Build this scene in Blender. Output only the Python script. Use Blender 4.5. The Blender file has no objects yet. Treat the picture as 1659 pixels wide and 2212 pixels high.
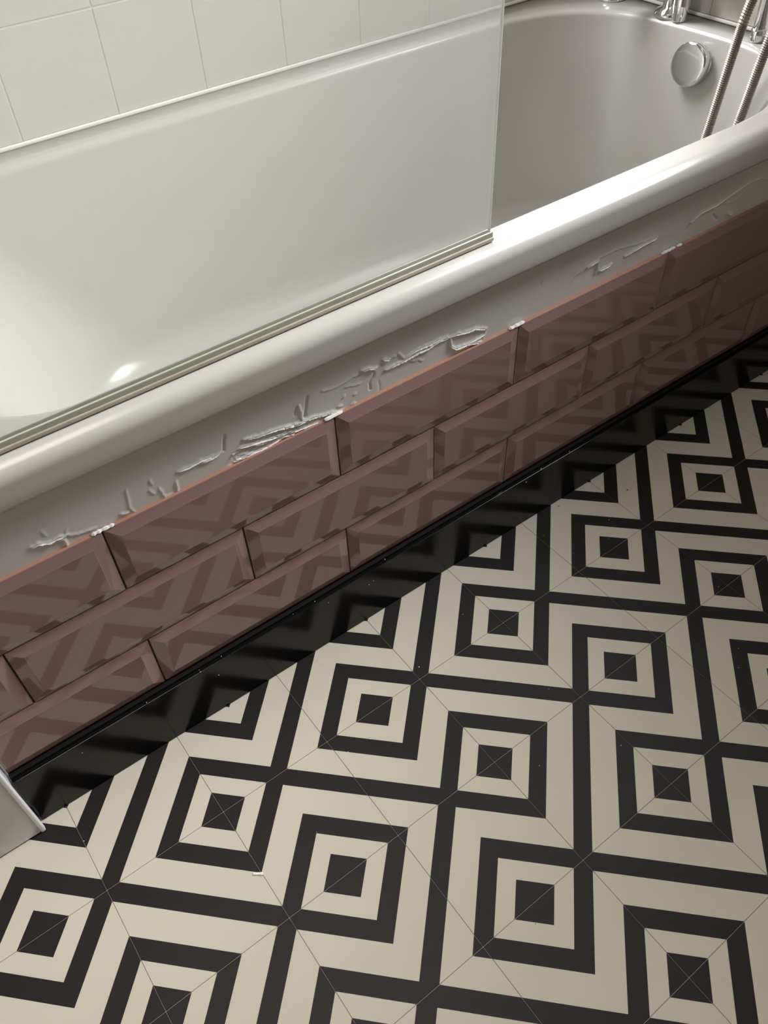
import bpy, bmesh, math, random
import numpy as np
from mathutils import Matrix, Vector
random.seed(7)
C = bpy.context.scene.collection
scn = bpy.context.scene

# ------------------------------------------------------------------ camera
cam_d = bpy.data.cameras.new('camera')
cam = bpy.data.objects.new('camera', cam_d); C.objects.link(cam)
cam_d.sensor_fit = 'VERTICAL'; cam_d.sensor_height = 36.0
cam_d.lens = 1780.09 * 36.0 / 2212.0
cam_d.clip_start = 0.02
Rm = Matrix([[0.8034054244648381, 0.45327739420043434, -0.3861079225389415],
             [-0.5943162091600286, 0.5707659426512106, -0.5665813994821289],
             [-0.036441287986655135, 0.6846647665948196, 0.7279465570449073]])
cam.matrix_world = Matrix.Translation((-0.40535, -0.67068, 1.06951)) @ Rm.to_4x4()
cam_d.dof.use_dof = True; cam_d.dof.focus_distance = 1.05; cam_d.dof.aperture_fstop = 15
scn.camera = cam

# ------------------------------------------------------------------ world, light, exposure
w = bpy.data.worlds.new('daylight'); scn.world = w; w.use_nodes = True
w.node_tree.nodes['Background'].inputs[0].default_value = (0.86, 0.92, 1.0, 1)
w.node_tree.nodes['Background'].inputs[1].default_value = 1.2
def area(name, loc, rot, sx, sy, power, col, spread=180):
    d = bpy.data.lights.new(name, 'AREA'); d.shape = 'RECTANGLE'; d.size = sx; d.size_y = sy
    d.energy = power; d.color = col; d.spread = math.radians(spread)
    o = bpy.data.objects.new(name, d); C.objects.link(o); o.location = loc; o.rotation_euler = rot
    return o
# daylight entering the window above the tap end of the bath (faces -x)
area('window_daylight', (1.35, -0.04, 1.52), Vector((-1.65, 0.40, -1.05)).to_track_quat('-Z', 'Y').to_euler(), 0.90, 0.80, 12.0, (0.97, 0.98, 1.0), 62)
# unseen fill light added to brighten the rim, in the long wall (faces -y)
area('added_rim_fill', (0.768, 0.735, 1.092), (math.radians(-90), 0, 0), 0.45, 0.43, 14.0, (0.98, 0.97, 1.0))
# the ceiling lamp
area('ceiling_lamp', (-0.45, -0.12, 2.25), (0, 0, 0), 0.90, 0.90, 5.0, (1.0, 0.95, 0.87), 80)
vs = scn.view_settings
vs.view_transform = 'Standard'; vs.look = 'None'; vs.gamma = 1.0; vs.use_curve_mapping = False
vs.exposure = 0.0

# ------------------------------------------------------------------ materials
def mat(name, col, rough=0.5, metal=0.0, spec=0.5, bump=None, vary=None, coat=0.0):
    m = bpy.data.materials.new(name); m.use_nodes = True
    nt = m.node_tree; b = nt.nodes['Principled BSDF']
    b.inputs['Base Color'].default_value = (*col, 1); b.inputs['Roughness'].default_value = rough
    b.inputs['Metallic'].default_value = metal; b.inputs['Specular IOR Level'].default_value = spec
    b.inputs['Coat Weight'].default_value = coat; b.inputs['Coat Roughness'].default_value = 0.05
    if vary or bump:
        g = nt.nodes.new('ShaderNodeNewGeometry')
    if vary:                                   # (scale, amount, second colour)
        n = nt.nodes.new('ShaderNodeTexNoise'); n.inputs['Scale'].default_value = vary[0]; n.inputs['Detail'].default_value = 5
        nt.links.new(g.outputs['Position'], n.inputs['Vector'])
        r = nt.nodes.new('ShaderNodeMapRange'); r.inputs[1].default_value = 0.3; r.inputs[2].default_value = 0.7
        r.inputs[3].default_value = 0; r.inputs[4].default_value = vary[1]
        nt.links.new(n.outputs['Fac'], r.inputs[0])
        x = nt.nodes.new('ShaderNodeMix'); x.data_type = 'RGBA'
        x.inputs[6].default_value = (*col, 1); x.inputs[7].default_value = (*vary[2], 1)
        nt.links.new(r.outputs[0], x.inputs[0]); nt.links.new(x.outputs[2], b.inputs['Base Color'])
    if bump:                                   # (scale, strength, distance)
        n = nt.nodes.new('ShaderNodeTexNoise'); n.inputs['Scale'].default_value = bump[0]; n.inputs['Detail'].default_value = 3
        nt.links.new(g.outputs['Position'], n.inputs['Vector'])
        p = nt.nodes.new('ShaderNodeBump'); p.inputs['Strength'].default_value = bump[1]; p.inputs['Distance'].default_value = bump[2]
        nt.links.new(n.outputs['Fac'], p.inputs['Height']); nt.links.new(p.outputs[0], b.inputs['Normal'])
    return m

M = {}
M['tub'] = mat('white_tub_enamel', (0.44, 0.43, 0.40), 0.22)
M['back_tile'] = mat('cream_white_wall_tile', (0.54, 0.515, 0.47), 0.14, bump=(9, .12, .002))
M['silicone'] = mat('white_silicone', (0.88, 0.86, 0.80), 0.35)
M['grout_white'] = mat('pale_wall_grout', (0.68, 0.62, 0.55), 0.8)
M['pink'] = mat('dusty_pink_glaze', (0.275, 0.168, 0.155), 0.04, spec=0.55, vary=(5, .5, (0.295, 0.182, 0.165)), bump=(12, .03, .001))
M['terracotta'] = mat('terracotta_tile_body', (0.42, 0.21, 0.14), 0.8)
M['grout_dark'] = mat('dark_brown_grout', (0.035, 0.02, 0.017), 0.85)
M['strip'] = mat('grey_white_peeling_paint', (0.66, 0.65, 0.63), 0.42, vary=(11, .5, (0.61, 0.60, 0.59)), bump=(60, .15, .001))
M['torn'] = mat('whitened_torn_paint_edge', (0.90, 0.885, 0.85), 0.5)  # torn paint is whiter; also lightened for the light its edges catch
M['blob'] = mat('white_grout_lump', (0.85, 0.84, 0.80), 0.5)
M['black'] = mat('black_gloss_paint', (0.005, 0.005, 0.005), 0.17, spec=0.24, bump=(9, .16, .003))
M['sealant'] = mat('matt_black_sealant', (0.008, 0.007, 0.007), 0.55, spec=0.2)
M['chrome'] = mat('chrome', (0.72, 0.72, 0.72), 0.07, 1.0)
M['hose'] = mat('steel_hose', (0.33, 0.305, 0.265), 0.5, 1.0)
M['paint'] = mat('cream_wall_paint', (0.42, 0.38, 0.33), 0.8)
M['ceil'] = mat('white_ceiling_paint', (0.72, 0.70, 0.66), 0.9)
M['trim'] = mat('white_plastic_trim', (0.90, 0.88, 0.90), 0.35)
M['floor_base'] = mat('grey_floor_adhesive', (0.34, 0.31, 0.27), 0.9)
M['seal'] = mat('yellowed_seal_plastic', (0.40, 0.345, 0.27), 0.35, vary=(20, .6, (0.50, 0.455, 0.39)))
M['channel'] = mat('olive_green_seal_plastic', (0.36, 0.365, 0.28), 0.3, vary=(14, .6, (0.47, 0.46, 0.39)))
M['glass_edge'] = mat('pale_green_glass_edge', (0.70, 0.72, 0.67), 0.2)
M['debris'] = mat('white_plastic_chip', (0.85, 0.84, 0.82), 0.4)
M['crumb'] = mat('plaster_crumbs', (0.75, 0.73, 0.70), 0.8)
M['crumb_dark'] = mat('brown_crumbs', (0.12, 0.08, 0.05), 0.8)

def marble():
    m = mat('grey_marble_tile', (0.42, 0.42, 0.41), 0.25)
    nt = m.node_tree; b = nt.nodes['Principled BSDF']
    g = nt.nodes.new('ShaderNodeNewGeometry')
    n = nt.nodes.new('ShaderNodeTexNoise'); n.inputs['Scale'].default_value = 7; n.inputs['Detail'].default_value = 8; n.inputs['Distortion'].default_value = 1.4
    r = nt.nodes.new('ShaderNodeValToRGB'); e = r.color_ramp.elements
    e[0].position = .35; e[0].color = (.66, .655, .64, 1); e[1].position = .62; e[1].color = (.54, .54, .53, 1)
    e2 = r.color_ramp.elements.new(.5); e2.color = (.70, .695, .68, 1)
    nt.links.new(g.outputs['Position'], n.inputs['Vector']); nt.links.new(n.outputs['Fac'], r.inputs[0]); nt.links.new(r.outputs[0], b.inputs['Base Color'])
    return m
M['marble'] = marble()

# the printed pattern of the floor tiles, a function of the place on the floor
UX, UY0 = 0.0835, -0.14696
def floor_mat():
    m = bpy.data.materials.new('black_and_cream_floor_print'); m.use_nodes = True
    nt = m.node_tree; N = nt.nodes; Lk = nt.links; b = N['Principled BSDF']
    def mth(op, *a):
        n = N.new('ShaderNodeMath'); n.operation = op
        for i, v in enumerate(a):
            if isinstance(v, (int, float)): n.inputs[i].default_value = v
            else: Lk.new(v, n.inputs[i])
        return n.outputs[0]
    g = N.new('ShaderNodeNewGeometry'); s = N.new('ShaderNodeSeparateXYZ'); Lk.new(g.outputs['Position'], s.inputs[0])
    x = mth('DIVIDE', s.outputs[0], UX)
    y = mth('DIVIDE', mth('SUBTRACT', UY0, s.outputs[1]), UX)
    X = mth('FLOORED_MODULO', x, 3.0)
    Y = mth('PINGPONG', y, 2.0)
    p0 = mth('PINGPONG', x, 1.5)
    p2 = mth('PINGPONG', mth('SUBTRACT', x, 2.0), 1.5)
    d1 = mth('ADD', p2, Y)
    d2 = mth('ADD', p0, mth('SUBTRACT', 2.0, Y))
    bar = mth('LESS_THAN', mth('ABSOLUTE', mth('SUBTRACT', X, Y)), 0.2)
    out = bar
    for d in (d1, d2):
        ring = mth('LESS_THAN', mth('ABSOLUTE', mth('SUBTRACT', d, 1.0)), 0.2)
        sq = mth('LESS_THAN', d, 0.4)
        out = mth('MAXIMUM', out, mth('MAXIMUM', ring, sq))
    n1 = N.new('ShaderNodeTexNoise'); n1.inputs['Scale'].default_value = 9; n1.inputs['Detail'].default_value = 6
    n2 = N.new('ShaderNodeTexNoise'); n2.inputs['Scale'].default_value = 9; n2.inputs['Detail'].default_value = 6
    for n in (n1, n2): Lk.new(g.outputs['Position'], n.inputs['Vector'])
    def mix(f, a, c):
        n = N.new('ShaderNodeMix'); n.data_type = 'RGBA'
        for i, v in ((0, f), (6, a), (7, c)):
            if isinstance(v, tuple): n.inputs[i].default_value = (*v, 1)
            else: Lk.new(v, n.inputs[i])
        return n.outputs[2]
    cream = mix(n1.outputs['Fac'], (0.56, 0.515, 0.43), (0.61, 0.57, 0.485))
    dark = mix(n2.outputs['Fac'], (0.012, 0.0105, 0.011), (0.019, 0.0155, 0.0155))
    Lk.new(mix(out, cream, dark), b.inputs['Base Color'])
    b.inputs['Roughness'].default_value = 0.50; b.inputs['Specular IOR Level'].default_value = 0.22
    return m
M['floor'] = floor_mat()

def glass_mat():
    m = bpy.data.materials.new('shower_glass'); m.use_nodes = True
    nt = m.node_tree; N = nt.nodes; Lk = nt.links; N.remove(N['Principled BSDF'])
    t = N.new('ShaderNodeBsdfTransparent'); t.inputs[0].default_value = (0.965, 0.975, 0.96, 1)
    gl = N.new('ShaderNodeBsdfGlossy'); gl.inputs['Roughness'].default_value = 0.10; gl.inputs[0].default_value = (1, 1, 1, 1)
    fr = N.new('ShaderNodeFresnel'); ge = N.new('ShaderNodeNewGeometry')      # air to glass on both faces of the solid pane
    io = N.new('ShaderNodeMapRange'); io.inputs[3].default_value = 1.5; io.inputs[4].default_value = 1/1.5
    Lk.new(ge.outputs['Backfacing'], io.inputs[0]); Lk.new(io.outputs[0], fr.inputs[0])
    df = N.new('ShaderNodeBsdfTranslucent'); df.inputs[0].default_value = (0.87, 0.875, 0.85, 1)
    d2 = N.new('ShaderNodeBsdfDiffuse'); d2.inputs[0].default_value = (0.87, 0.875, 0.85, 1)
    a = N.new('ShaderNodeMixShader'); Lk.new(fr.outputs[0], a.inputs[0]); Lk.new(t.outputs[0], a.inputs[1]); Lk.new(gl.outputs[0], a.inputs[2])
    h = N.new('ShaderNodeMixShader'); h.inputs[0].default_value = .5; Lk.new(df.outputs[0], h.inputs[1]); Lk.new(d2.outputs[0], h.inputs[2])
    f = N.new('ShaderNodeMixShader'); f.inputs[0].default_value = GLASS_FILM; Lk.new(a.outputs[0], f.inputs[1]); Lk.new(h.outputs[0], f.inputs[2])
    Lk.new(f.outputs[0], N['Material Output'].inputs[0])
    return m
GLASS_FILM = 0.19          # dried soap and limescale on the pane
M['glass'] = glass_mat()

# ------------------------------------------------------------------ helpers
def link(name, bm, mats, parent=None, loc=(0, 0, 0), smooth=False):
    me = bpy.data.meshes.new(name); bm.normal_update(); bm.to_mesh(me); bm.free()
    if not isinstance(mats, (list, tuple)): mats = [mats]
    for x in mats: me.materials.append(x)
    if smooth:
        for p in me.polygons: p.use_smooth = True
    o = bpy.data.objects.new(name, me); C.objects.link(o); o.location = loc
    if parent: o.parent = parent
    return o
def tag(o, label=None, cat=None, group=None, kind=None):
    for k, v in (('label', label), ('category', cat), ('group', group), ('kind', kind)):
        if v: o[k] = v
    return o
def empty(name, loc=(0, 0, 0)):
    o = bpy.data.objects.new(name, None); C.objects.link(o); o.location = loc; o.empty_display_size = .05
    return o
def box(bm, x0, x1, y0, y1, z0, z1, bev=0, seg=2, mi=0):
    v = [bm.verts.new(p) for p in ((x0,y0,z0),(x1,y0,z0),(x1,y1,z0),(x0,y1,z0),(x0,y0,z1),(x1,y0,z1),(x1,y1,z1),(x0,y1,z1))]
    fs = [bm.faces.new([v[i] for i in q]) for q in ((0,3,2,1),(4,5,6,7),(0,1,5,4),(1,2,6,5),(2,3,7,6),(3,0,4,7))]
    for f in fs: f.material_index = mi
    if bev:
        es = {e for f in fs for e in f.edges}
        bmesh.ops.bevel(bm, geom=list(es), offset=bev, segments=seg, affect='EDGES', profile=.5, clamp_overlap=True)
def boxobj(name, dims, m, parent=None, bev=0, seg=2):
    bm = bmesh.new(); box(bm, *dims, bev=bev, seg=seg); return link(name, bm, m, parent)
def copy(o, parent, loc):
    c = o.copy(); C.objects.link(c); c.parent = parent; c.location = loc; return c
def lathe(bm, prof, n=32, mat4=None, cap=True):
    rings = []
    for r, z in prof:
        rings.append([bm.verts.new((r*math.cos(2*math.pi*i/n), r*math.sin(2*math.pi*i/n), z)) for i in range(n)])
    for a, b2 in zip(rings, rings[1:]):
        for i in range(n): bm.faces.new((a[i], a[(i+1) % n], b2[(i+1) % n], b2[i]))
    if cap:
        bm.faces.new(list(reversed(rings[0]))); bm.faces.new(rings[-1])
    if mat4: bmesh.ops.transform(bm, matrix=mat4, verts=[v for r in rings for v in r])
def tube(bm, pts, rad, n=12, cap=True):
    pts = [Vector(p) for p in pts]; rings = []
    t0 = (pts[1]-pts[0]).normalized(); up = Vector((0, 1, 0)) if abs(t0.y) < .9 else Vector((1, 0, 0))
    u = t0.cross(up).normalized()
    for i, p in enumerate(pts):
        t = (pts[min(i+1, len(pts)-1)] - pts[max(i-1, 0)]).normalized()
        u = (u - t*u.dot(t)).normalized(); v = t.cross(u)
        r = rad[i] if isinstance(rad, (list, tuple)) else rad
        rings.append([bm.verts.new(p + u*r*math.cos(2*math.pi*k/n) + v*r*math.sin(2*math.pi*k/n)) for k in range(n)])
    for a, b2 in zip(rings, rings[1:]):
        for k in range(n): bm.faces.new((a[k], a[(k+1) % n], b2[(k+1) % n], b2[k]))
    if cap:
        bm.faces.new(list(reversed(rings[0]))); bm.faces.new(rings[-1])
def spline(ctrl, step):
    """Catmull-Rom through the control points, sampled about every `step` metres"""
    P = [Vector(p) for p in ctrl]; P = [P[0]*2-P[1]] + P + [P[-1]*2-P[-2]]; out = []
    for i in range(1, len(P)-2):
        a, b2, c, d = P[i-1:i+3]; n = max(2, int((c-b2).length/step))
        for k in range(n):
            t = k/n
            out.append(.5*((2*b2)+(c-a)*t+(2*a-5*b2+4*c-d)*t*t+(3*b2-a-3*c+d)*t**3))
    out.append(P[-2]); return out

XL, XR, YB, YF, ZC = -1.40, 1.107, 0.696, -1.50, 2.30     # room extents
NIB = -0.5350                                              # boxed wall at the foot of the bath

# ------------------------------------------------------------------ floor and its tiles
fl = boxobj('floor', (XL, XR, YF, 0.02, -0.06, -0.0009), M['floor_base']); tag(fl, kind='structure')
T = 2*UX; G = 0.00035
bm = bmesh.new(); box(bm, G, T-G, G, T-G, -0.0035, 0, bev=.0003, seg=1)
full = None; k = 0
xi0 = int(math.floor(XL/T)); xi1 = int(math.ceil(XR/T))
yi = 0
proto_me = None
for i in range(xi0, xi1):
    for j in range(-2, 10):
        x0, x1 = i*T+G, (i+1)*T-G
        y1 = UY0 - j*T - G; y0 = y1 - T + 2*G
        X0, X1, Y0, Y1 = max(x0, XL), min(x1, XR), max(y0, YF), min(y1, 0.0)
        if X0 <= NIB < X1 and Y1 > -0.027: pass
        if X1-X0 < .003 or Y1-Y0 < .003: continue
        whole = (X0 == x0 and X1 == x1 and Y0 == y0 and Y1 == y1)
        if whole:
            if proto_me is None:
                b2 = bmesh.new(); box(b2, 0, T-2*G, 0, T-2*G, -.0035, 0, bev=.0003, seg=1)
                o = link('floor_tile', b2, M['floor'], fl, (x0, y0, 0)); proto_me = o.data
            else:
                o = bpy.data.objects.new('floor_tile', proto_me); C.objects.link(o); o.parent = fl; o.location = (x0, y0, 0)
        else:
            b2 = bmesh.new(); box(b2, 0, X1-X0, 0, Y1-Y0, -.0035, 0, bev=.0003, seg=1)
            link('floor_tile', b2, M['floor'], fl, (X0, Y0, 0))
bm.free()

# ------------------------------------------------------------------ walls and ceiling
tag(boxobj('ceiling', (XL-.1, XR+.1, YF-.1, YB+.1, ZC, ZC+.08), M['ceil']), kind='structure')
tag(boxobj('wall_left', (XL-.08, XL, YF-.08, -.025, -.06, ZC), M['paint']), kind='structure')
tag(boxobj('wall_front', (XL-.08, XR+.08, YF-.08, YF, -.06, ZC), M['paint']), kind='structure')

# wall behind the bath, clad in square cream tiles
BX0, BX1, BZ0, BZ1 = .5296, 1.0057, .8630, 1.3205  # opening invented for the added rim fill light
bm = bmesh.new()
box(bm, NIB-.02, BX0, YB+.0012, YB+.09, -.06, ZC); box(bm, BX1, XR+.08, YB+.0012, YB+.09, -.06, ZC)
box(bm, BX0, BX1, YB+.0012, YB+.09, -.06, BZ0); box(bm, BX0, BX1, YB+.0012, YB+.09, BZ1, ZC)
wb = link('wall_back', bm, M['grout_white']); tag(wb, kind='structure')
fill_opening = empty('added_window', (.768, YB+.07, BZ0)); tag(fill_opening, kind='structure')  # unseen window, added to house the fill that brightens the rim
bm = bmesh.new()
for x0, x1, z0, z1 in ((BX0, BX0+.035, BZ0, BZ1), (BX1-.035, BX1, BZ0, BZ1), (BX0+.035, BX1-.035, BZ0, BZ0+.035), (BX0+.035, BX1-.035, BZ1-.035, BZ1)):
    box(bm, x0-.768, x1-.768, -.018, .018, z0-BZ0, z1-BZ0)
link('window_frame', bm, M['trim'], fill_opening)
TW, TH, Z0 = 0.1587, 0.1525, 0.5580
first = None
def back_tile(parent, place):
    global first
    if first is None:
        b2 = bmesh.new(); box(b2, -TW/2+.0011, TW/2-.0011, -.0, .0040, .0011, TH-.0011, bev=.0009, seg=2)
        first = link('wall_tile', b2, M['back_tile'], parent, place, smooth=False); return first
    c = bpy.data.objects.new('wall_tile', first.data); C.objects.link(c); c.parent = parent; c.location = place; return c
for r in range(11):
    for c_ in range(-4, 8):
        cx = 0.0535 + TW*(c_+.5); z = Z0 + r*TH
        if BX0 < cx < BX1 and BZ0 < z+TH/2 < BZ1: continue
        if cx-TW/2 < NIB or cx+TW/2 > XR or z+TH > ZC:
            x0 = max(cx-TW/2+.0011, NIB+.001); x1 = min(cx+TW/2-.0011, XR-.001); z1 = min(z+TH-.0011, ZC-.001)
            if x1-x0 < .01 or z1-z < .01: continue
            b2 = bmesh.new(); box(b2, x0-cx, x1-cx, 0, .0040, .0011, z1-z, bev=.0016, seg=2)
            link('wall_tile', b2, M['back_tile'], wb, (cx, YB, z))
        else: back_tile(wb, (cx, YB, z))

# wall at the tap end with the window over the bath
WY0, WY1, WZ0, WZ1 = -0.50, 0.42, 1.00, 1.94
bm = bmesh.new()
box(bm, XR+.0012, XR+.28, YF-.08, WY0, -.06, ZC); box(bm, XR+.0012, XR+.28, WY1, YB+.0065, -.06, ZC)
box(bm, XR+.0012, XR+.28, WY0, WY1, -.06, WZ0); box(bm, XR+.0012, XR+.28, WY0, WY1, WZ1, ZC)
wr = link('wall_right', bm, M['paint']); tag(wr, kind='structure')
for r in range(3):
    for c_ in range(5):
        y1 = YB-.002-c_*TW; y0 = y1-TW; y0 = max(y0, -.02)
        b2 = bmesh.new(); box(b2, 0, .0040, y0+.0011, y1-.0011, .0011, TH-.0011, bev=.0016, seg=2)
        link('wall_tile', b2, M['back_tile'], wr, (XR, 0, Z0+r*TH))
win = empty('window_1', (XR+.255, -.04, WZ0)); tag(win, kind='structure')
bm = bmesh.new(); d = .04
box(bm, -.02, .02, WY0+.04, WY0+.04+d, 0, WZ1-WZ0); box(bm, -.02, .02, WY1+.04-d, WY1+.04, 0, WZ1-WZ0)
box(bm, -.02, .02, WY0+.04+d, WY1+.04-d, 0, d); box(bm, -.02, .02, WY0+.04+d, WY1+.04-d, WZ1-WZ0-d, WZ1-WZ0)
link('window_frame', bm, M['trim'], win)

# boxed wall at the foot of the bath, clad in grey marble tiles, with a white edge trim
wn = boxobj('wall_foot', (XL, NIB-.009, -.017, YB+.09, -.06, ZC), M['grout_white']); tag(wn, kind='structure')
for i, (x0, x1) in enumerate(((-.8425, NIB-.0056), (-1.1435, -.8445), (-1.399, -1.1455))):
    for r in range(4):
        z0 = .003 + r*.602; z1 = min(z0+.6, ZC)
        link('marble_tile', (lambda b: (box(b, x0, x1, -.025, -.017, z0, z1, bev=.0006, seg=1), b)[1])(bmesh.new()), M['marble'], wn)
for r in range(4):
    z0 = .003 + r*.602; z1 = min(z0+.6, ZC)
    link('marble_tile', (lambda b: (box(b, NIB-.009, NIB-.001, -.0175, YB-.001, max(z0, .0), z1, bev=.0006, seg=1), b)[1])(bmesh.new()), M['marble'], wn)
bm = bmesh.new(); box(bm, NIB-.0056, NIB+.0008, -.0262, -.0175, 0.0005, ZC-.002, bev=.002, seg=2)
tag(link('trim_1', bm, M['trim'], smooth=False), kind='structure')

# ------------------------------------------------------------------ bath
bath = empty('bathtub', (.32, .366, 0)); tag(bath, 'white built-in bath behind the glass screen, glossy rolled rim over the pink tiled panel', 'bathtub')
def rrect(x0, x1, y0, y1, corners, n=14):
    """closed loop; corners = 4 x (ax, ay, exponent): near-right, far-right, far-left, near-left"""
    pts = []
    cs = [(x1, y0, 1, -1, -90), (x1, y1, 1, 1, 0), (x0, y1, -1, 1, 90), (x0, y0, -1, -1, 180)]
    for (cx, cy, sx, sy, a0), (ax, ay, e) in zip(cs, corners):
        for k in range(n+1):
            a = math.radians(a0 + 90*k/n); c_, s_ = math.cos(a), math.sin(a)
            pts.append((cx - sx*ax + ax*math.copysign(abs(c_)**(2/e), c_), cy - sy*ay + ay*math.copysign(abs(s_)**(2/e), s_)))
    return pts
OX0, OX1, OY0, OY1 = NIB+.002, XR-.002, -.0085, YB-.0015
IX0, IX1, IY0, IY1 = -.392, 1.046, .046, .636
oc = lambda r: [(max(r, .002), max(r, .002), 2)]*4
def inner(t, dx0, dx1, dy):
    s = 1+.22*t; q = .75*t
    return rrect(IX0+dx0, IX1-dx1, IY0+dy, IY1-dy, [(.30*s, .24*(1-.1*t), 2.15-.1*q), (.30*s, .30*(1-.15*t), 2.9-q), (.14*s, .14*s, 2.1), (.13*s, .13*s, 2.1)])
rings = []
def outer(off, z, r=.004):      # off: how far inside the outermost line on the room side; the walls keep the other sides
    return [(x, y, z) for x, y in rrect(OX0, OX1, OY0+off, OY1, [(r, r, 2), (.002, .002, 2), (.002, .002, 2), (r, r, 2)])]
ZR = .5535
for off, z in ((.015, .5075), (.005, .5065), (.002, .5067), (.0005, .5080), (0, .5115), (.0002, .5200), (.0009, .5290)): rings.append(outer(off, z))
for a in range(0, 91, 9):
    ra = math.radians(a); rings.append(outer(.0012+.0210*(1-math.cos(ra)), .5335+.0195*math.sin(ra)))
for off, z in ((.030, .5533), (.045, ZR)): rings.append(outer(off, z))
def add_inner(t, dx0, dx1, dy, z): rings.append([(x, y, z) for x, y in inner(t, dx0, dx1, dy)])
add_inner(0, -.009, -.008, -.008, ZR)
for a in (15, 30, 45, 60, 75, 90):
    ra = math.radians(a); o_ = -.010 + .012*math.sin(ra); add_inner(0, o_, o_, o_+.001, ZR-.012*(1-math.cos(ra)))
for t in (.12, .25, .4, .55, .7, .82, .9):
    add_inner(t, .004+.20*t, .004+.085*t, .004+.045*t, ZR-.012-.37*t*.93)
base = (.004+.20*.9, .004+.085*.9, .004+.045*.9); zb = ZR-.012-.37*.9*.93
for a in (15, 30, 45, 60, 75, 90):
    ra = math.radians(a); o_ = .075*(1-math.cos(ra)); h = .062*math.sin(ra)
    add_inner(.9, base[0]+o_*1.3, base[1]+o_, base[2]+o_, zb-h)
add_inner(1, base[0]+.16, base[1]+.12, base[2]+.115, zb-.064)
add_inner(1, base[0]+.30, base[1]+.26, base[2]+.20, zb-.066)
bm = bmesh.new()
R_ = [[bm.verts.new((x-.32, y-.366, z)) for x, y, z in r] for r in rings]
n = len(R_[0])
for a, b2 in zip(R_, R_[1:]):
    for i in range(n): bm.faces.new((a[i], a[(i+1) % n], b2[(i+1) % n], b2[i]))
bm.faces.new(R_[-1])
o = link('bath_shell', bm, M['tub'], bath, smooth=True)
# legs of the frame hidden behind the panel carry the shell
for sx in (-.55, .62):
    for sy in (-.2, .2):
        bm = bmesh.new(); tube(bm, [(sx, sy, -.0035), (sx, sy, .16)], .012, 12); link('bath_foot', bm, M['chrome'], bath)
# overflow cap on the end wall of the basin
def at_dir(loc, axis):
    return Matrix.Translation(loc) @ Vector(axis).to_track_quat('Z', 'Y').to_matrix().to_4x4()
cap_c = Vector((1.027-.32, .331-.366, .503))
ax = Vector((-.98, -.02, .17)).normalized()
bm = bmesh.new()
lathe(bm, [(.030, 0), (.0345, .001), (.0365, .004), (.0375, .012), (.0375, .0150), (.0370, .0178), (.0350, .0198), (.0320, .0206), (.0250, .0211), (.010, .0215), (.002, .0216)], 40, at_dir(cap_c, ax))
ovc = link('overflow_cap', bm, M['chrome'], bath, smooth=True)
bm = bmesh.new(); lathe(bm, [(.033, -.035), (.033, .004), (.030, .004)], 32, at_dir(cap_c, ax)); link('overflow_collar', bm, M['chrome'], ovc, smooth=True)
# waste in the bottom of the basin
bm = bmesh.new(); lathe(bm, [(.034, 0), (.034, .003), (.028, .004), (.002, .007)], 32, Matrix.Translation((.74-.32, -.02, zb-.066+.0002)))
link('bath_waste', bm, M['chrome'], bath, smooth=True)

# silicone bead along the back wall and the tap-end wall
bm = bmesh.new()
for (a, b2) in (((NIB+.004, YB-.0008), (XR-.004, YB-.0008)),):
    box(bm, a[0], b2[0], YB-.0052, YB, .5537, .5600, bev=.002, seg=3)
box(bm, XR-.005, XR, .0, YB-.006, .5537, .5600, bev=.002, seg=3)
tag(link('trim_2', bm, M['silicone'], smooth=True), kind='structure')

# ------------------------------------------------------------------ tiled bath panel
panel = empty('bath_surround', (.32, 0, 0)); tag(panel, 'low wall of dusty pink metro tiles under the bath, torn white paint along its top', 'bath surround')
PX0, PX1 = NIB+.0012, XR-.0005
boxobj('backing_board', (PX0-.32, PX1-.32, .0135, .024, .0, .5), M['paint'], panel)
boxobj('tile_grout', (PX0-.32, PX1-.32, .0064, .0135, .108, .4142), M['grout_dark'], panel)
rows = [(.3158, .4165, -.0107, 0), (.2130, .3138, .1463, 0), (.1155, .2110, -.0110, 0)]
PITCH, GAPX = .3050, .0010
def metro(x0, x1, h, cutl, cutr):
    b2 = bmesh.new(); w_ = x1-x0; B = .0150
    bl = 0 if cutl else B; br = 0 if cutr else B
    # layers: back, front edge of the body, start of the bevel, raised field
    lay = [(0, w_, 0, h, .0110), (0, w_, 0, h, .0048), (.0006*(not cutl), w_-.0006*(not cutr), .0006, h-.0006, .0041), (bl, w_-br, B, h-B, .0000), (bl+.0006, w_-br-.0006, B+.0006, h-B-.0006, -.0002)]
    V = [[b2.verts.new((X, y, Z)) for X, Z in ((a, c), (b3, c), (b3, d), (a, d))] for a, b3, c, d, y in lay]
    for li, (p, q) in enumerate(zip(V, V[1:])):
        for i in range(4):
            f = b2.faces.new((p[i], p[(i+1) % 4], q[(i+1) % 4], q[i])); f.material_index = 1 if li == 0 else 0
    b2.faces.new(V[-1]); f = b2.faces.new(list(reversed(V[0]))); f.material_index = 1
    bmesh.ops.recalc_face_normals(b2, faces=b2.faces)
    return b2
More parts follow.
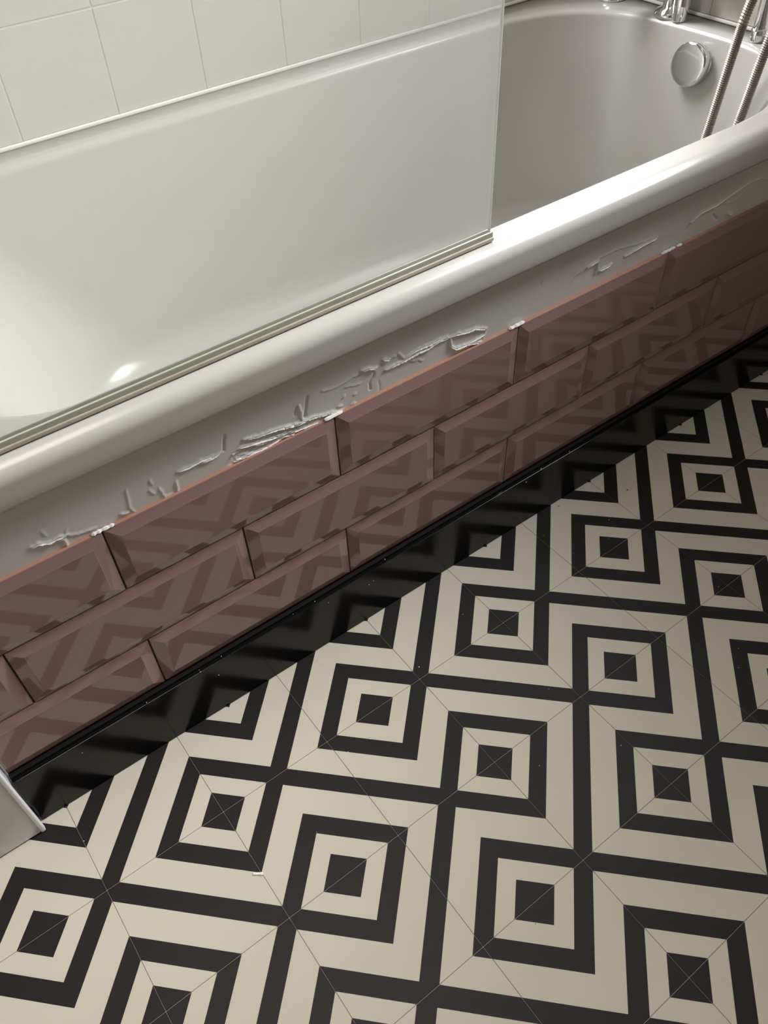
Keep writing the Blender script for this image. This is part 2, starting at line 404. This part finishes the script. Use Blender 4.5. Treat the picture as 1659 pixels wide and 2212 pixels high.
for ri, (z0, z1, xj, _) in enumerate(rows):
    proto = None
    for k in range(-3, 5):
        x0 = xj + PITCH*k + GAPX; x1 = xj + PITCH*(k+1) - GAPX
        X0, X1 = max(x0, PX0+.0012), min(x1, PX1-.001)
        if X1-X0 < .01: continue
        tx, tz, ty = random.uniform(-1, 1)*.0035, random.uniform(-1, 1)*.0035, random.uniform(-.0004, .0004)
        if X0 == x0 and X1 == x1:
            if proto is None: o = link('metro_tile', metro(x0, x1, z1-z0, 0, 0), [M['pink'], M['terracotta']], panel); proto = o
            else: o = bpy.data.objects.new('metro_tile', proto.data); C.objects.link(o); o.parent = panel
        else: o = link('metro_tile', metro(X0, X1, z1-z0, X0 != x0, X1 != x1), [M['pink'], M['terracotta']], panel)
        o.location = (X0-.32, ty, z0); o.rotation_euler = (tx, 0, tz)

# the painted strip above the tiles, with its torn and peeling paint modelled as relief
PEEL = [
 (0.5, [-0.0228, 0.4586, -0.0049, 0.4538, 0.0132, 0.4558, 0.0332, 0.4579]),
 (0.4, [0.0125, 0.4477, 0.0321, 0.4423]),
 (1.6, [0.0367, 0.4604, 0.0466, 0.4598, 0.0573, 0.4547]),
 (-1, [0.053, 0.4534, 0.0543, 0.446, 0.0469, 0.4358, 0.0472, 0.427]),
 (0.8, [0.0678, 0.4615, 0.0779, 0.4576]),
 (0.5, [0.0823, 0.459, 0.0874, 0.4574]),
 (-0.9, [-0.0423, 0.4609, -0.0467, 0.4438, -0.0496, 0.4333]),
 (0.9, [-0.0559, 0.452, -0.054, 0.4425, -0.0542, 0.4287]),
 (-0.8, [-0.0583, 0.4515, -0.0617, 0.4431]),
 (1.2, [-0.1315, 0.4435, -0.1145, 0.4383, -0.0936, 0.4362, -0.0772, 0.4325, -0.0698, 0.4302, -0.0574, 0.4287, -0.0384, 0.4273, -0.013, 0.4209, 0.0046, 0.4134]),
 (0.8, [-0.1391, 0.434, -0.116, 0.4296, -0.0923, 0.425, -0.0724, 0.4228]),
 (0.9, [-0.1494, 0.4189, -0.1301, 0.4182, -0.1029, 0.4168, -0.0806, 0.4203, -0.0701, 0.4163]),
 (0.9, [-0.0711, 0.4204, -0.0476, 0.4181, -0.0347, 0.4174, -0.0238, 0.4124]),
 (-0.9, [-0.1535, 0.4608, -0.1566, 0.4491, -0.1581, 0.4414]),
 (0.8, [-0.1871, 0.4394, -0.173, 0.4389, -0.1642, 0.4398]),
 (0.7, [-0.1461, 0.4205, -0.1229, 0.4159, -0.0881, 0.412]),
 (0.7, [-0.1261, 0.4318, -0.1049, 0.4233]),
 (0.9, [-0.1576, 0.4148, -0.131, 0.4134, -0.1068, 0.4119, -0.0883, 0.4104]),
 (0.9, [-0.0012, 0.4235, 0.0021, 0.4227]),
 (0.6, [0.0072, 0.434, 0.0085, 0.4351]),
 (0.6, [0.0227, 0.4296, 0.0253, 0.4306]),
 (0.6, [0.0184, 0.4178, 0.0225, 0.4156]),
 (-0.3, [0.0604, 0.4327, 0.0621, 0.4142]),
 (1.2, [0.0709, 0.4445, 0.0831, 0.4456, 0.1024, 0.4459, 0.1238, 0.448, 0.1382, 0.4474, 0.1564, 0.4503, 0.1731, 0.4471]),
 (1.1, [0.1024, 0.4493, 0.1202, 0.453, 0.1418, 0.4517, 0.1563, 0.452, 0.1693, 0.4505]),
 (1.1, [0.1731, 0.4471, 0.1842, 0.4473, 0.2091, 0.4425, 0.2167, 0.4429, 0.2368, 0.433]),
 (1.4, [0.175, 0.4437, 0.1763, 0.4327, 0.185, 0.4252, 0.2062, 0.4236, 0.2291, 0.416]),
 (0.8, [0.2354, 0.4257, 0.2217, 0.4246, 0.2062, 0.4236]),
 (0.6, [0.2368, 0.433, 0.2345, 0.4243, 0.231, 0.4169]),
 (0.8, [0.0922, 0.4599, 0.0998, 0.4488]),
 (1, [0.0682, 0.4618, 0.0775, 0.4575]),
 (0.6, [0.1094, 0.4409, 0.1201, 0.4359]),
 (0.5, [0.1148, 0.4436, 0.1291, 0.4317]),
 (1, [0.4225, 0.4539, 0.4436, 0.4569, 0.445, 0.4429, 0.4416, 0.4368]),
 (0.9, [0.4508, 0.4383, 0.4745, 0.4393]),
 (0.4, [0.4461, 0.4596, 0.4873, 0.4591, 0.5349, 0.4518, 0.5692, 0.4496]),
 (0.7, [0.5014, 0.4417, 0.5365, 0.4463, 0.57, 0.4469]),
 (0.7, [0.6473, 0.4452, 0.6656, 0.454, 0.7018, 0.4547, 0.7395, 0.4626, 0.7783, 0.4691, 0.8065, 0.4668, 0.8258, 0.4584]),
 (-1, [0.6443, 0.4437, 0.6402, 0.435]),
 (-1, [0.7002, 0.4401, 0.7144, 0.4277]),
 (0.4, [0.7061, 0.4533, 0.7469, 0.4451, 0.7766, 0.4559, 0.7856, 0.4531]),
 (0.9, [0.738, 0.4301, 0.7526, 0.4227]),
 (-0.8, [0.3354, 0.4669, 0.333, 0.463]),
 (-0.5, [0.7632, 0.4296, 0.764, 0.4286]),
 (0.25, [0.3879, 0.4254, 0.4019, 0.4496, 0.4225, 0.4539]),
 (0.6, [0.7828, 0.4678, 0.823, 0.4643]),
 (1.1, [-0.3863, 0.4361, -0.3785, 0.4366, -0.369, 0.4319, -0.3606, 0.432, -0.3497, 0.4305]),
 (0.6, [-0.3497, 0.4305, -0.3453, 0.4264, -0.3363, 0.4232, -0.3209, 0.4208]),
 (1, [-0.3586, 0.4296, -0.354, 0.4263, -0.3539, 0.4138]),
 (0.4, [-0.3709, 0.4483, -0.3693, 0.4432]),
 (0.4, [-0.3481, 0.4375, -0.3497, 0.4326]),
 (0.5, [-0.2766, 0.45, -0.2776, 0.4387, -0.2791, 0.4256, -0.2766, 0.4178]),
 (0.8, [-0.2892, 0.422, -0.2823, 0.4195]),
 (0.5, [-0.2491, 0.4485, -0.2482, 0.4431]),
 (0.5, [-0.252, 0.4345, -0.2496, 0.4289]),
 (0.6, [-0.2418, 0.4321, -0.2391, 0.4181, -0.2386, 0.4137]),
 (0.5, [-0.2379, 0.4164, -0.2265, 0.4142]),
 (0.8, [-0.2219, 0.4297, -0.2233, 0.4142]),
 (0.8, [-0.2148, 0.4424, -0.2015, 0.4414, -0.1884, 0.4425, -0.1727, 0.4402]),
]
BLOB = [
 [-0.3272, 0.4192, -0.3007, 0.4185],
 [0.2764, 0.4202, 0.3054, 0.4185],
 [0.5846, 0.4198, 0.6151, 0.4178],
 [0.6191, 0.4163, 0.6309, 0.4134],
 [-0.0249, 0.4181, 0.0016, 0.4182],
]

SX0, SX1, SZ0, SZ1, SY = PX0, PX1, .400, .4945, .0092
NX, NZ = 1500, 90
gx = np.linspace(SX0, SX1, NX); gz = np.linspace(SZ0, SZ1, NZ)
H = np.zeros((NZ, NX)); rs = np.random.RandomState(3)
dx = gx[1]-gx[0]; dz = gz[1]-gz[0]
for wgt, pl in PEEL:
    P2 = [(pl[i], pl[i+1]) for i in range(0, len(pl), 2)]
    if len(P2) < 2: continue
    Q = []                                   # roughen the line so that it tears like paint
    for (xa, za), (xb, zb2) in zip(P2, P2[1:]):
        nn = max(2, int(math.hypot(xb-xa, zb2-za)/.003))
        for t in range(nn):
            f = t/nn; Q.append((xa+(xb-xa)*f+rs.normal(0, .0003), za+(zb2-za)*f+rs.normal(0, .0005)))
    Q.append(P2[-1])
    xs = [q[0] for q in Q]; zs = [q[1] for q in Q]
    i0 = max(0, int((min(xs)-.012-SX0)/dx)); i1 = min(NX, int((max(xs)+.012-SX0)/dx)+1)
    j0 = max(0, int((min(zs)-.014-SZ0)/dz)); j1 = min(NZ, int((max(zs)+.014-SZ0)/dz)+1)
    if i1 <= i0 or j1 <= j0: continue
    X, Z = np.meshgrid(gx[i0:i1], gz[j0:j1])
    D = np.full(X.shape, 9.0); S = np.zeros(X.shape)
    for (xa, za), (xb, zb2) in zip(Q, Q[1:]):
        ux, uz = xb-xa, zb2-za; l2 = ux*ux+uz*uz+1e-12
        t = np.clip(((X-xa)*ux+(Z-za)*uz)/l2, 0, 1)
        ex, ez = X-(xa+t*ux), Z-(za+t*uz); dd = np.hypot(ex, ez)
        m_ = dd < D; D[m_] = dd[m_]; S[m_] = ((ux*ez-uz*ex)/math.sqrt(l2))[m_]
    a = abs(wgt)
    lip = np.where(S > 0, np.exp(-(D/.0024)**2), np.exp(-(D/.0009)**2))   # lifted on one side, torn on the other
    if wgt < 0: lip = -1.0*np.exp(-(D/.0016)**2)
    H[j0:j1, i0:i1] = np.where(np.abs(lip)*a*.0018 > np.abs(H[j0:j1, i0:i1]), lip*a*.0018, H[j0:j1, i0:i1])
# gentle unevenness of the plaster and smeared patches
for _ in range(46):
    cx, cz = rs.uniform(SX0, SX1), rs.uniform(SZ0, SZ1); r1, r2 = rs.uniform(.02, .07), rs.uniform(.006, .02); hh = rs.uniform(-.0005, .0006)
    X, Z = np.meshgrid(gx, gz); H += hh*np.exp(-((X-cx)/r1)**2-((Z-cz-.2*(X-cx))/r2)**2)
# rubble of torn paint above the second joint
def rub(xa, xb, za, zb2, amp):
    X, Z = np.meshgrid(gx, gz); m_ = (X > xa) & (X < xb) & (Z > za) & (Z < zb2 + .0)
    nz = rs.normal(0, 1, H.shape); k_ = np.ones(5)/5
    nz = np.apply_along_axis(lambda v: np.convolve(v, np.ones(9)/9, 'same'), 1, nz); nz = np.apply_along_axis(lambda v: np.convolve(v, np.ones(2)/2, 'same'), 0, nz)
    H[m_] += (np.clip(nz, -.1, 1)*amp)[m_]
rub(-.150, -.045, .4165, .434, .0028)
co = np.zeros((NZ*NX, 3)); X, Z = np.meshgrid(gx, gz)
co[:, 0] = X.ravel()-.32; co[:, 1] = (SY-H).ravel(); co[:, 2] = Z.ravel()
idx = np.arange(NZ*NX).reshape(NZ, NX)
F = np.stack([idx[:-1, :-1], idx[:-1, 1:], idx[1:, 1:], idx[1:, :-1]], -1).reshape(-1, 4)
me = bpy.data.meshes.new('painted_strip'); me.vertices.add(len(co)); me.vertices.foreach_set('co', co.ravel())
me.loops.add(F.size); me.loops.foreach_set('vertex_index', F.ravel()); me.polygons.add(len(F))
me.polygons.foreach_set('loop_start', np.arange(0, F.size, 4)); me.polygons.foreach_set('loop_total', np.full(len(F), 4))
me.update(calc_edges=True); me.materials.append(M['strip'])
me.polygons.foreach_set('use_smooth', np.ones(len(F), dtype=bool))
st = bpy.data.objects.new('painted_strip', me); C.objects.link(st); st.parent = panel
st['label'] = 'off-white painted strip with torn, flaking paint'

# curled paint flakes that stand off the strip
def ribbon(pl, width, curl):
    b2 = bmesh.new(); prev = None
    P2 = [(pl[i], pl[i+1]) for i in range(0, len(pl), 2)]; Q = []
    for (xa, za), (xb, zb2) in zip(P2, P2[1:]):
        nn = max(2, int(math.hypot(xb-xa, zb2-za)/.0016))
        for t in range(nn): Q.append((xa+(xb-xa)*t/nn, za+(zb2-za)*t/nn))
    Q.append(P2[-1]); m_ = len(Q)
    for i, (x, z) in enumerate(Q):
        s_ = math.sin(math.pi*min(1, max(0, i/(m_-1))))**.5 * rs.uniform(.55, 1.1)
        a, c_ = width*s_+.0003, curl*s_
        pr = [(x-.32, SY+.0008, z+.0012), (x-.32, SY-.0012-c_*.5, z+.0002), (x-.32, SY-.0014-c_, z-a*.7), (x-.32, SY-.0009-c_, z-a*.7-.0004), (x-.32, SY-.0004-c_*.4, z-.0008), (x-.32, SY+.0008, z-.0002)]
        cur = [b2.verts.new(p) for p in pr]
        if prev:
            for k in range(6): b2.faces.new((prev[k], prev[(k+1) % 6], cur[(k+1) % 6], cur[k]))
        else: b2.faces.new(list(reversed(cur)))
        prev = cur
    b2.faces.new(prev); bmesh.ops.recalc_face_normals(b2, faces=b2.faces)
    return b2
for wgt, pl in PEEL:
    L_ = sum(math.hypot(pl[i+2]-pl[i], pl[i+3]-pl[i+1]) for i in range(0, len(pl)-2, 2))
    horiz = abs(pl[-2]-pl[0]) > abs(pl[-1]-pl[1])
    if wgt >= .7 and horiz and L_ > .008:
        link('paint_flake', ribbon(pl, .0012*wgt, .0016*wgt), M['torn'], panel)
for pl in BLOB:
    x0, z0, x1, z1 = pl
    b2 = bmesh.new(); nn = 9; prev = None
    for i in range(nn+1):
        f = i/nn; x = x0+(x1-x0)*f; r = .0030*(.75+.25*rs.uniform(-1, 1)) * (1 if 0 < i < nn else .55); z = .4172 + rs.uniform(0, .0006)
        cur = [b2.verts.new((x-.32, .0055+r*1.1*math.cos(t), z+r*.9*math.sin(t))) for t in (0, 1.05, 2.1, 3.14, 4.19, 5.24)]
        if prev:
            for k in range(6): b2.faces.new((prev[k], prev[(k+1) % 6], cur[(k+1) % 6], cur[k]))
        else: b2.faces.new(cur)
        prev = cur
    b2.faces.new(prev); bmesh.ops.recalc_face_normals(b2, faces=b2.faces)
    o = link('grout_lump', b2, M['blob'], panel)

# black skirting at the foot of the panel
bm = bmesh.new(); box(bm, PX0, PX1, -.0095, .0020, .0, .1100, bev=.0007, seg=2)
tag(link('baseboard_bath', bm, M['black']), kind='structure')
bm = bmesh.new(); box(bm, PX0, PX1, -.0035, .0036, .1100, .1150, bev=.0008, seg=1)   # bead of black sealant under the tiles
tag(link('trim_3', bm, M['sealant']), kind='structure')

# ------------------------------------------------------------------ glass shower screen
scr = empty('shower_screen', (-.135, .0215, .5537)); tag(scr, 'frameless clear glass shower screen standing on the bath rim with a yellowed seal', 'shower screen')
GX0, GX1, GY0, GY1, GZ0, GZ1 = NIB+.006, .2430, .0185, .0230, .5600, 2.0
def loc_(d): return (d[0]+.135, d[1]+.135, d[2]-.0215, d[3]-.0215, d[4]-.5537, d[5]-.5537)
o = boxobj('glass_pane', loc_((GX0, GX1, GY0, GY1, GZ0, GZ1)), M['glass'], scr)
boxobj('glass_edge', loc_((GX1, GX1+.0009, GY0+.0002, GY1-.0002, GZ0, GZ1)), M['glass_edge'], scr)
bm = bmesh.new(); box(bm, *loc_((GX0, GX1+.003, GY0-.0030, GY0-.0003, .5590, .5665)), bev=.0009, seg=2); box(bm, *loc_((GX0, GX1+.003, GY1+.0003, GY1+.0024, .5590, .5665)), bev=.0009, seg=2)
link('seal_channel', bm, M['channel'], scr)
bm = bmesh.new(); box(bm, *loc_((GX0, GX1+.0045, GY0-.0042, GY1+.003, .5539, .5600)), bev=.0018, seg=3)
o = link('seal_strip', bm, M['seal'], scr); o['label'] = 'yellow-brown seal strip'

# ------------------------------------------------------------------ tap, riser and hose at the far end
tap = empty('bath_mixer_tap', (1.073, .494, .5537)); tag(tap, 'chrome bath mixer tap on the rim at the far end of the bath', 'tap')
for dy in (-.055, .095):
    bm = bmesh.new(); lathe(bm, [(.031, 0), (.031, .004), (.027, .010), (.017, .014), (.0155, .05), (.0155, .068)], 32, Matrix.Translation((0, dy, 0)))
    pl_ = link('pillar', bm, M['chrome'], tap, smooth=True)
bm = bmesh.new(); lathe(bm, [(.020, -.125), (.0225, -.12), (.0225, .12), (.020, .125)], 32, at_dir((0, .02, .085), (0, 1, 0))); tb = link('body', bm, M['chrome'], tap, smooth=True)
bm = bmesh.new(); tube(bm, spline([(0, .02, .09), (-.05, .02, .096), (-.10, .02, .088), (-.125, .02, .068)], .01), .014, 20); link('spout', bm, M['chrome'], tap, smooth=True)
for dy in (-.115, .155):
    bm = bmesh.new(); lathe(bm, [(.013, 0), (.022, .006), (.024, .02), (.022, .034), (.010, .038)], 24, at_dir((0, dy, .085), (0, math.copysign(1, dy), 0))); link('handle', bm, M['chrome'], tb, smooth=True)
bm = bmesh.new(); lathe(bm, [(.013, -.0), (.0145, .002), (.0145, .040), (.011, .044), (.011, .06)], 24, Matrix.Translation((-.014, -.088, -.0002)))
link('hose_outlet', bm, M['chrome'], tap, smooth=True)

rail = empty('shower_riser_rail', (1.066, .241, .5537)); tag(rail, 'upright chrome shower riser pipe by the end wall of the bath', 'shower rail')
bm = bmesh.new(); tube(bm, [(0, 0, .003), (0, 0, 1.35)], .0105, 24); rp = link('pipe', bm, M['chrome'], rail, smooth=True)
bm = bmesh.new(); lathe(bm, [(.0125, 0), (.0135, .003), (.0135, .018), (.0115, .021)], 24); link('end_cap', bm, M['chrome'], rp, smooth=True)
for z in (.25, 1.3):
    bm = bmesh.new(); tube(bm, [(.0, 0, z), (.0405, 0, z)], .009, 16); link('wall_bracket', bm, M['chrome'], rail, smooth=True)

ctrl = [(1.058, .196, 1.30), (1.02, .186, 1.05), (.985, .186, .80), (.966, .193, .69), (.961, .2080, .610), (.960, .2263, .410), (.945, .236, .29), (.915, .222, .215), (.885, .190, .208), (.895, .168, .265), (.930, .1610, .40), (.940, .1545, .48), (.942, .1417, .602), (.97, .134, .72), (1.03, .150, .83), (1.1055, .165, .86)]
pts = spline(ctrl, .0016); rad = [.0078 + (.0009 if i % 2 else -.0008) for i in range(len(pts))]
bm = bmesh.new(); tube(bm, pts, rad, 12); ho = link('shower_hose', bm, M['hose'], smooth=False)
tag(ho, 'ribbed steel shower hose hanging in a loop into the far end of the bath', 'hose')

# ------------------------------------------------------------------ bits lying on the floor
bm = bmesh.new(); box(bm, -.0062, .0062, -.0016, .0016, 0.0, .0018, bev=.0004, seg=1); box(bm, .0036, .0064, -.0022, .0016, 0, .0024, bev=.0003, seg=1)
o = link('plastic_chip', bm, M['debris'], loc=(-.3382, -.2455, 0)); o.rotation_euler = (0, 0, -.62)
tag(o, 'tiny white plastic chip lying on the floor below a black ringed square', 'plastic chip')
def crumbs(name, pts_, m, lab):
    b2 = bmesh.new()
    for x, y, r in pts_:
        bmesh.ops.create_icosphere(b2, subdivisions=1, radius=r, matrix=Matrix.Translation((x, y, r*.55)) @ Matrix.Diagonal((1, rs.uniform(.5, 1), .55, 1)))
    o = link(name, b2, m); tag(o, lab, 'crumbs', kind='stuff')
CR = [(-.1035, -.0351, .0012), (.012, -.13, .0011), (-.50, -.07, .0009)] + [(rs.uniform(-.53, .5), rs.uniform(-.45, -.015), rs.uniform(.0004, .0009)) for _ in range(34)]
crumbs('plaster_crumbs', CR, M['crumb'], 'tiny white plaster crumbs scattered over the patterned floor')
crumbs('dirt_specks', [(.5374, -.0678, .0017), (.4132, -.0206, .0013), (.18, -.3, .0009), (-.1, -.5, .0008), (.02, -.05, .0008)], M['crumb_dark'], 'dark dirt specks on the cream bands of the floor')
b2 = bmesh.new()
for _ in range(15):
    x = rs.uniform(-.53, .45); z = rs.choice([.1104, rs.uniform(.07, .105)], p=[.7, .3]); r = rs.uniform(.0005, .0011)
    bmesh.ops.create_icosphere(b2, subdivisions=1, radius=r, matrix=Matrix.Translation((x-.32+.32, -.0095 if z < .11 else rs.uniform(-.009, -.004), z)))
tag(link('grout_crumbs', b2, M['crumb']), 'tiny pale grout crumbs stuck along the black skirting', 'crumbs', kind='stuff')
